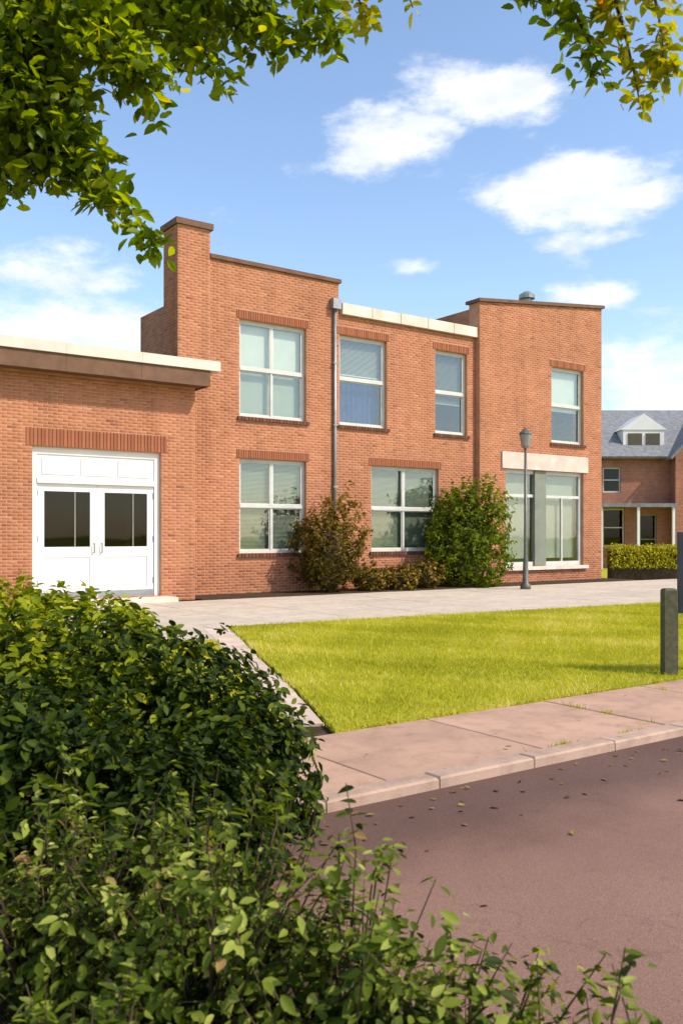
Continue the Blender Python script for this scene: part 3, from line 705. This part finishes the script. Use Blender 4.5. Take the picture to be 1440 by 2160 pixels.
# ------------------------------------------------------------------ shrubs
def shrub(name, c, rx, ry, h, n, size, m, label, cat='shrub', aspect=.5, shape='dome', seed=1, amp=.3, stems=7, group=None, fill=.55, up=.5, z0=.03, tone=None, droop=.2, core=True, shoots=0):
    root = empty(name, (c[0], c[1], z0), 0, label, cat, group)
    g = np.random.default_rng(seed); lf = lump_fn(26, amp, seed)
    d = g.normal(size=(n, 3)); d /= np.linalg.norm(d, axis=1, keepdims=True)
    r = (1 - fill * g.random(n) ** 1.6) * lf(d)
    if shape == 'box': d = d / ((np.abs(d) ** 3.2).sum(1, keepdims=True) ** (1 / 3.2))
    if shape != 'cone':
        P = np.stack([d[:, 0] * rx * r, d[:, 1] * ry * r, h * (.52 + .48 * d[:, 2] * r)], 1)
    else:                                               # cone
        zz = g.random(n) ** 1.25; a = g.uniform(0, 6.283, n)
        prof = (1 - zz) ** .75 * (.72 + .28 * np.minimum(1, zz * 6))
        dd = np.stack([np.cos(a), np.sin(a), zz * 2 - 1], 1); dd /= np.linalg.norm(dd, axis=1, keepdims=True)
        rr = (1 - fill * g.random(n) ** 1.6) * lf(dd)
        P = np.stack([np.cos(a) * prof * rx * rr, np.sin(a) * prof * ry * rr, zz * h], 1); d = dd
    P += g.normal(0, .02, P.shape)
    if shoots:                                          # leaves ranked along short shoots that stick out of the mass
        ns = max(8, n // 16); bi = g.integers(0, n, ns); pick = g.integers(0, ns, n); kk = g.random(n) < .8
        sd_ = d[bi] * .8 + g.normal(0, .45, (ns, 3)); sd_[:, 2] += .75; sd_ /= np.linalg.norm(sd_, axis=1, keepdims=True)
        ln_ = g.uniform(.3, 1.2, ns) * shoots
        P0s = P[bi].copy()
        Q = P[bi[pick]] + sd_[pick] * (g.random(n) * ln_[pick])[:, None] + g.normal(0, .012, (n, 3))
        P[kk] = Q[kk]; d = np.where(kk[:, None], d[bi[pick]], d)
    P[:, 2] = np.maximum(P[:, 2], .02 + g.random(n) * .08)
    Nn = d + g.normal(0, .55, (n, 3)); Nn[:, 2] += up
    sz = g.uniform(.5, 1.35, n) * size
    V, F, T = leaves(P, Nn, sz, aspect, tone(g, n, P) if tone else None, droop)
    link_mesh('foliage', np_mesh('foliage', V, F, T), m, root)
    sb = B()
    for i in range(stems):
        a = g.uniform(0, 6.28); q = g.uniform(.3, .8)
        e = (math.cos(a) * rx * q, math.sin(a) * ry * q, h * (.55 + .25 * g.random()))
        if shape == 'cone': e = (math.cos(a) * rx * .2, math.sin(a) * ry * .2, h * (.5 + .4 * g.random()))
        w0 = max(.008, .018 * h)
        sb.tube(bez((math.cos(a) * .05, math.sin(a) * .05, -.06), (e[0] * .4, e[1] * .4, e[2] * .6), e, 5), [w0 * (1 - .12 * j) for j in range(6)], 5)
    if shoots and not core:                             # the shoots' own thin stems
        for i in range(ns):
            b3 = P0s[i]; t3 = b3 + sd_[i] * ln_[i]
            sb.tube([(b3[0] * .35, b3[1] * .35, b3[2] * .45), tuple(b3), tuple(t3)], [.0034, .0024, .0012], 4)
    sb.build('stem', BARK, root)
    if core:  # solid dark core added inside the leaves to block light
        k = 20; cb = B(); prof = []
        for j in range(10):
            zz = j / 9
            rad = math.sqrt(max(0.0, 1 - (2 * zz - 1) ** 2)) if shape != 'cone' else (1 - zz) ** .8
            prof.append((max(.01, rad * .60), zz))
        b0 = 0
        for rad, zz in prof:
            for q in range(k):
                a = q / k * 6.283; f_ = 1 + .12 * math.sin(3 * a + zz * 7) + .08 * math.sin(7 * a + zz * 13)
                cb.v.append((math.cos(a) * rad * rx * f_, math.sin(a) * rad * ry * f_, .02 + zz * h * .82))
        for j in range(9):
            for q in range(k): cb.f.append((j * k + q, j * k + (q + 1) % k, (j + 1) * k + (q + 1) % k, (j + 1) * k + q))
        co = cb.build('dark_core', BARK, root, True)
    return root
# along the hall
x, y = loc2w(1.25, -.95)[:2]
shrub('wall_shrub', (x, y), .72, .65, 2.1, 8000, .11, LEAF_BROWN, 'brownish-olive rounded shrub between the two ground-floor hall windows', 'shrub', .42, 'dome', 11, .55, up=.3, shoots=.36, fill=.6,
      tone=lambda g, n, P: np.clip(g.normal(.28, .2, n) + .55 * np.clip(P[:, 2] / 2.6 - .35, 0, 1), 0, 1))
x, y = loc2w(6.45, -1.0)[:2]
shrub('wall_shrub', (x, y), 1.06, .8, 2.9, 13000, .12, LEAF_GREEN, 'tall boxy bright green shrub left of the entrance glazing', 'shrub', .45, 'box', 12, .22, up=.3, shoots=.35)
for i, (lx, r, h, m, lab) in enumerate([(2.75, .5, .62, LEAF_BROWN, 'low brown shrub right beside the brownish rounded shrub'), (3.75, .5, .6, LEAF_BROWN, 'lowest brown shrub centred under the wide ground-floor hall window'),
        (4.8, .5, .7, LEAF_BROWN, 'low brown shrub touching the left side of the tall green shrub')]):
    x, y = loc2w(lx, -.9)[:2]
    shrub('low_shrub', (x, y), r, .5, h, 1800, .11, m, lab, 'shrub', .5, 'dome', 20 + i, .4, 4, 'low shrubs along the hall wall', shoots=.18)
# dark shrubs lower left
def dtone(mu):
    return lambda g, n, P: np.clip(g.normal(mu, .22, n) + .25 * (P[:, 2] / max(.1, P[:, 2].max()) - .5), 0, 1)  # tone rises with height: a lit top put into the leaf colour
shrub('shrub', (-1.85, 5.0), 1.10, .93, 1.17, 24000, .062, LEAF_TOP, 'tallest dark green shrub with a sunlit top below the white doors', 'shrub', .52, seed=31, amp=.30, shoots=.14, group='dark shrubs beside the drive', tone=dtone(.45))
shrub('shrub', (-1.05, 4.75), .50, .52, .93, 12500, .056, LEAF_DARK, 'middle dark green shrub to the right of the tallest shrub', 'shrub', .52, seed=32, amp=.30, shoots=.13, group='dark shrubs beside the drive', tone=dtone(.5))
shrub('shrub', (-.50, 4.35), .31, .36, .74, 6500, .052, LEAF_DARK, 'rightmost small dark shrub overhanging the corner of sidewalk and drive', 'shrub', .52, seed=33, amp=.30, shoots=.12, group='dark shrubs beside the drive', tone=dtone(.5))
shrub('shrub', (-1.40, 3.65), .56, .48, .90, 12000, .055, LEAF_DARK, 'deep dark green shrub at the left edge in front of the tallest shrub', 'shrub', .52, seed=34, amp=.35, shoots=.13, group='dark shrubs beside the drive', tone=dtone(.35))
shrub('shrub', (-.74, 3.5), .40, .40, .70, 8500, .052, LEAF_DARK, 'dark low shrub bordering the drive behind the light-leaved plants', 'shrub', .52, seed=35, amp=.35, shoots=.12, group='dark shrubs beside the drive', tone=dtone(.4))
# light-leaved plants at the bottom edge
def clump_tone(g, n, P):                             # neighbouring leaves share a tone: dark clumps stand in for shadow pockets
    q = np.sin(P[:, 0] * 13 + 2 * np.sin(P[:, 1] * 9)) * np.sin(P[:, 1] * 11 + 1.5 * np.sin(P[:, 2] * 8)) * np.sin(P[:, 2] * 10 + 1)
    return np.clip(.42 + .45 * q + g.normal(0, .2, n), 0, 1)
fp = [(-.82, 2.55, .40, .72, 5200, 'light-leaved plant at the bottom left corner', 41), (-.36, 2.35, .32, .74, 4600, 'bushy light-leaved plant at bottom left of centre before the dark low shrub', 42),
      (.0, 2.2, .25, .60, 3000, 'light-leaved plant at the bottom centre overlapping the drive', 43), (.26, 2.05, .19, .62, 1700, 'thin pale leafy plant just right of bottom centre', 44),
      (.60, 1.85, .19, .60, 900, 'sparse leafy sprig at the bottom right corner over the drive', 45), (-.50, 1.75, .30, .56, 2200, 'lowest light-leaved plant cut by the bottom left edge', 46), (.22, 1.65, .24, .50, 1300, 'small leafy plant cut by the bottom edge right of centre', 47)]
for X, Y, r, h, n_, lab, sd in fp:
    shrub('leafy_plant', (X, Y), r, r * .9, h, n_, .040, LEAF_LIGHT, lab, 'plant', .5, seed=sd, amp=.5, shoots=.17, tone=clump_tone, stems=9, group='light-leaved plants at the bottom edge', fill=.8, up=.9, core=False)

# ------------------------------------------------------------------ overhanging tree
tree = empty('tree', (-3.4, .8, 0.0), 0, 'leafy tree whose branches hang into the top of the view', 'tree')
TB = Vector((-3.4, .8, 0))
def tl(p): return tuple(Vector(p) - TB)
tr = B()
tr.tube([tl((-3.4, .8, -.1)), tl((-3.42, .8, .5)), tl((-3.35, .85, 1.8)), tl((-3.2, 1.0, 3.2)), tl((-2.9, 1.3, 4.6)), tl((-2.6, 1.7, 6.2))], [.30, .23, .20, .18, .15, .09], 12)
tr.build('trunk', BARK, tree, True)
limbs = [[(-3.2, 1.0, 3.2), (-2.6, 3.2, 4.6), (-1.7, 5.2, 4.55)], [(-2.9, 1.3, 4.5), (-1.4, 3.6, 5.6), (.2, 5.0, 5.0)], [(-2.9, 1.3, 4.6), (-.6, 2.6, 6.2), (2.3, 4.9, 5.0)],
         [(-3.0, 1.2, 4.0), (-2.0, 0.4, 5.6), (-.4, -.6, 6.2)], [(-3.0, 1.2, 4.0), (-5, 2.5, 5.2), (-5.8, 4, 5.2)], [(-2.6, 1.7, 6.1), (-1.5, 2.0, 7.0), (0, 2.4, 7.2)], [(-3.1, 1.1, 3.6), (-3.6, -.6, 5), (-2.8, -1.8, 5.6)]]
for l in limbs:
    q = bez(*[tl(p) for p in l], 9); B().tube(q, [.085 * (1 - .085 * i) for i in range(10)], 8).build('limb', BARK, tree, True)
# hanging sprays: paths in photo pixels with a distance along the limb they grow from
sprays = [  # (points (px,py,D)), spread m, leaves, mat
    ([(-120, -60, 4.6), (60, 160, 4.8), (70, 330, 4.9)], .28, 2300, 0), ([(-60, -40, 4.9), (130, 130, 4.9), (150, 330, 5.0)], .19, 1200, 0), ([(-100, 60, 4.6), (120, 250, 4.8), (215, 400, 4.9)], .19, 1000, 0), ([(90, 250, 4.8), (230, 380, 4.8), (335, 520, 4.8)], .075, 240, 0), ([(-60, 120, 5.2), (30, 280, 5.2), (-10, 360, 5.2)], .26, 1400, 0),
    ([(-100, -120, 4.7), (180, 20, 4.7), (320, 160, 4.8)], .22, 1100, 0), ([(60, -140, 5.0), (330, 0, 5.0), (500, 175, 5.0)], .15, 560, 0), ([(330, -150, 5.0), (480, -20, 5.0), (600, 70, 5.0)], .21, 900, 0),
    ([(300, -120, 5.2), (150, 40, 5.2), (60, 110, 5.2)], .27, 1300, 0), ([(200, -200, 5.2), (360, -10, 5.2), (400, 60, 5.2)], .27, 1100, 0), ([(520, -170, 5.0), (640, -40, 5.0), (705, 75, 5.0)], .13, 330, 0), ([(640, -170, 5.0), (740, -50, 5.0), (775, 40, 5.0)], .07, 90, 1), ([(790, -160, 5.0), (850, -50, 5.0), (870, 15, 5.0)], .05, 45, 1),
    ([(1030, -160, 4.9), (1110, -50, 4.9), (1170, 10, 4.9)], .09, 130, 0), ([(1120, -150, 4.9), (1215, 20, 4.9), (1275, 165, 4.9)], .09, 190, 0), ([(1240, -160, 4.8), (1320, 40, 4.8), (1350, 225, 4.8)], .085, 200, 1), ([(1330, -150, 4.8), (1400, 0, 4.8), (1400, 165, 4.8)], .085, 210, 1)]
# the crown goes on to the left of the view in the same way
for i in range(16):
    x_ = -1350 + 75 * i; D_ = 4.2 + 1.3 * ((i * 7) % 5) / 5
    sprays.append(([(x_ - 90, -330, D_), (x_, -60, D_), (x_ + 60, 120 + 55 * ((i * 3) % 4), D_)], .27, 650, 0))
PP = {0: [], 1: []}; NN = {0: [], 1: []}
for pts, sp_, n_, mi in sprays:
    w3 = [at(*p) for p in pts]; q = bez(*w3, 10)
    B().tube([tl(p) for p in q], [.014 * (1 - .075 * i) for i in range(11)], 5).build('twig', BARK, tree, True)
    s = rng.random(n_) * 10; i0 = np.minimum(s.astype(int), 9); fr_ = (s - i0)[:, None]; Q = np.array([tuple(v) for v in q])
    base = Q[i0] * (1 - fr_) + Q[i0 + 1] * fr_
    tap = np.clip(1.15 - s / 14, .35, 1)[:, None]
    off = rng.normal(size=(n_, 3)) * sp_ * .62 * tap; off[:, 2] -= .03
    # clump leaves onto side twigs
    ncl = max(3, n_ // 18); ci = rng.integers(0, n_, ncl); pick = rng.integers(0, ncl, n_); k_ = rng.random(n_) < .65
    P = base + off; P[k_] = P[ci[pick[k_]]] + rng.normal(size=(k_.sum(), 3)) * np.array([.045, .05, .045])
    PP[mi].append(P); nv = rng.normal(0, .7, (n_, 3)); nv[:, 2] += .9; NN[mi].append(nv)
# the rest of the crown, above and behind the view
n_ = 5200; d = rng.normal(size=(n_, 3)); d /= np.linalg.norm(d, axis=1, keepdims=True); rr = rng.random(n_) ** .45
lf = lump_fn(30, .3, 5); rr = rr * lf(d)
C = np.array([-2.6, 1.6, 6.4]) + d * rr[:, None] * np.array([3.1, 3.2, 1.7])
cl = C[rng.integers(0, 170, n_)] + rng.normal(size=(n_, 3)) * .22
C = np.where(rng.random((n_, 1)) < .75, cl, C)
py = HOR - (C[:, 2] - CAMH) / np.maximum(C[:, 1], .05) * FPX; px = 720 + C[:, 0] / np.maximum(C[:, 1], .05) * FPX
vis = (C[:, 1] > .1) & (py > -90) & (px > -130) & (px < 1570)
C = C[~vis & (C[:, 2] > 3.6)]
PP[0].append(C); nv = rng.normal(0, .6, (len(C), 3)); nv[:, 2] += .9; NN[0].append(nv)
Vs, Fs, Ts, Ms = [], [], [], []; off = 0
for mi in (0, 1):
    P = np.concatenate(PP[mi]); V, F, T = leaves(P - np.array(TB), np.concatenate(NN[mi]), rng.uniform(.055, .105, len(P)), .55, None, .8)
    o_ = link_mesh('crown', np_mesh('crown', V, F, T), (LEAF_TREE, LEAF_AUT)[mi], tree)
    if mi: o_['label'] = 'yellowing leaf sprays'

# ------------------------------------------------------------------ post with board at the lawn's right edge
sX, sY = gpt(1411, 1427)
sg = empty('sign_post', (sX, sY, 0), 0, 'short dark wooden post with navy board at the right edge of the lawn', 'sign')
B().cbox(-.075, .075, -.075, .075, -.15, 1.0, .02).build('post', POSTWOOD, sg)
B().cbox(1.45, 1.60, -.075, .075, -.15, 1.0, .02).build('post', POSTWOOD, sg)
B().box(.10, 1.42, -.03, .03, .72, 1.64).build('board', NAVY, sg)
B().box(.076, 1.449, .031, .07, .82, .90).build('rail', POSTWOOD, sg)

# ------------------------------------------------------------------ lamp post on the court
lX, lY = gpt(1108, 1243)
lp = empty('lamp_post', (lX, lY, 0), 0, 'slim grey lamp post standing before the entrance glazing', 'lamp post')
B().lathe([(.16, 0), (.16, .12), (.09, .2), (.075, .9), (.05, 1.0), (.04, 4.2)], 0, 0, 12).build('pole', DARKMETAL, lp, True)
B().lathe([(.05, 4.2), (.13, 4.28), (.18, 4.62), (.15, 4.63)], 0, 0, 10).build('lantern', METAL, lp)
B().lathe([(.21, 4.631), (.18, 4.68), (.03, 4.82)], 0, 0, 10).build('lantern_cap', DARKMETAL, lp)

# ------------------------------------------------------------------ golden hedge and the house beyond
hx0, hy0 = 9.9, 33.6
hg = empty('hedge', (hx0, hy0, -.2), 0, 'low clipped golden hedge beside the right end of the hall', 'hedge')
n_ = 16000; P = np.stack([rng.uniform(0, 8, n_), rng.uniform(-.5, .5, n_), rng.uniform(.62, 1.35, n_)], 1)
face = rng.integers(0, 3, n_); P[face == 0, 1] = -.5 + rng.normal(0, .05, (face == 0).sum()); P[face == 1, 2] = 1.35 + rng.normal(0, .05, (face == 1).sum())
nv = rng.normal(0, .5, (n_, 3)); nv[face == 0, 1] -= .7; nv[face == 0, 2] += .6; nv[face == 1, 2] += 1
V, F, T = leaves(P, nv, rng.uniform(.06, .11, n_), .55); link_mesh('foliage', np_mesh('foliage', V, F, T), LEAF_GOLD, hg)
B().box(.1, 7.9, -.30, .30, 0, 1.22).build('dark_core', BARK, hg)  # solid dark core; its bare lower part stands in for shade at the foot

HX, HY = 13.2, 50.0
house = empty('brick_house', (HX, HY, -.2), 0, 'dark red brick house with grey shingle roof behind the golden hedge', 'house')
hw = [(1.3, 2.5, 1.2, 3.3), (3.1, 4.3, .2, 3.0), (7.2, 8.4, 1.2, 3.3), (1.3, 2.3, 4.2, 5.6), (7.2, 8.2, 4.2, 5.6)]
b_ = B(); wall_grid(b_, 0, 5, 0, .3, 0, 6.2, [h for h in hw if h[1] < 5]); wall_grid(b_, 5.001, 9.5, -.9, -.6, 0, 6.2, [h for h in hw if h[0] > 5])
b_.box(0, .3, .301, 8, 0, 6.2).box(9.2, 9.5, -.599, 8, 0, 6.2).box(0, 9.5, 8.001, 8.3, 0, 6.2).box(5.001, 5.3, -.599, .3, 0, 6.2)
b_.prism_y([(5.001, 6.201), (9.5, 6.201), (7.25, 8.6)], -.9, -.6); b_.prism_y([(0, 0), (0, 0.001), (0.001, 0)], 8.4, 8.41)
b_.build('wall', HOUSEBRICK, house)
rb = B(); rb.v += [(-.4, -.45, 6.05), (10, -.45, 6.05), (10, 4.1, 9.2), (-.4, 4.1, 9.2), (-.4, 8.7, 6.05), (10, 8.7, 6.05)]
rb.f += [(0, 1, 2, 3), (3, 2, 5, 4)]
b0 = len(rb.v); rb.v += [(4.7, -1.25, 5.95), (7.25, -1.25, 8.72), (9.85, -1.25, 5.95), (7.25, 3.6, 8.72), (4.7, 1.5, 5.95), (9.85, 1.5, 5.95)]; rb.f += [(b0, b0 + 1, b0 + 3, b0 + 4), (b0 + 1, b0 + 2, b0 + 5, b0 + 3)]
ro = rb.build('roof', SLATE, house)
sm = ro.modifiers.new('thickness', 'SOLIDIFY'); sm.thickness = .14; sm.offset = 1
B().box(.9, 1.7, 3.2, 4.0, 7.6, 10.0).build('chimney', HOUSEBRICK, ro)
dm = B(); dm.box(2.6, 4.9, .55, 3.4, 6.5, 7.75); dm.prism_y([(2.45, 7.75), (5.05, 7.75), (3.75, 8.65)], .5, 4.0)
dmo = dm.build('dormer', WHITE, ro)
for a in (2.85, 3.85): B().box(a, a + .8, .50, .549, 6.75, 7.55).build('dormer_window', DARKGLASS, dmo)
for i, (a, b, c, d_) in enumerate(hw):
    yy = .1 if a < 5 else -.8
    f = B().box(a, a + .08, yy, yy + .1, c, d_).box(b - .08, b, yy, yy + .1, c, d_).box(a + .08, b - .08, yy + .002, yy + .098, d_ - .08, d_).box(a + .08, b - .08, yy + .002, yy + .098, c, c + .08).box(a + .08, b - .08, yy + .004, yy + .09, (c + d_) / 2 - .03, (c + d_) / 2 + .03)
    fo = f.build('door' if i == 1 else 'window', FRAME if i != 1 else GREYGREEN, house)
    B().box(a + .08, b - .08, yy + .05, yy + .06, c + .08, d_ - .08).build('pane', DARKGLASS, fo)
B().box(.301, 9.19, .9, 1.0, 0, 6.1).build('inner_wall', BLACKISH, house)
# porch over the door
po = B().box(.6, 4.9, -1.5, -.02, 3.35, 3.55).build('porch_roof', SLATE, house)
for x in (.75, 2.75, 4.65): B().box(x, x + .14, -1.42, -1.28, 0, 3.35).build('porch_post', WHITE, house)

def far_tree(c, h, r, n, m, label, seed):
    root = empty('tree', (*c, -.2), 0, label, 'tree', 'background trees'); g = np.random.default_rng(seed)
    t_ = B(); t_.tube([(0, 0, -.1), (.1, 0, h * .3), (0, .1, h * .7)], [.28, .22, .08], 8)
    for i in range(6):
        a = g.uniform(0, 6.28); t_.tube(bez((.05, 0, h * (.28 + .06 * i)), (math.cos(a) * r * .4, math.sin(a) * r * .4, h * (.45 + .06 * i)), (math.cos(a) * r * .8, math.sin(a) * r * .8, h * (.5 + .07 * i)), 5), [.1, .09, .07, .06, .04, .02], 6)
    t_.build('trunk', BARK, root, True)
    d = g.normal(size=(n, 3)); d /= np.linalg.norm(d, axis=1, keepdims=True); rr = g.random(n) ** .4 * lump_fn(30, .4, seed)(d)
    C = d * rr[:, None] * np.array([r, r, h * .36]) + np.array([0, 0, h * .64])
    C = np.where(g.random((n, 1)) < .7, C[g.integers(0, n // 40, n)] + g.normal(size=(n, 3)) * .3, C)
    nv = d + g.normal(0, .6, (n, 3)); nv[:, 2] += .5
    V, F, T = leaves(C, nv, g.uniform(.14, .28, n), .6); link_mesh('crown', np_mesh('crown', V, F, T), m, root)
far_tree((11.6, 47.5), 6.2, 1.2, 5000, LEAF_DARK, 'narrow dark tree between the hall and the brick house', 61)
far_tree((27, 62), 8.5, 3.4, 9000, LEAF_GREEN, 'broad green tree to the right behind the brick house', 62)
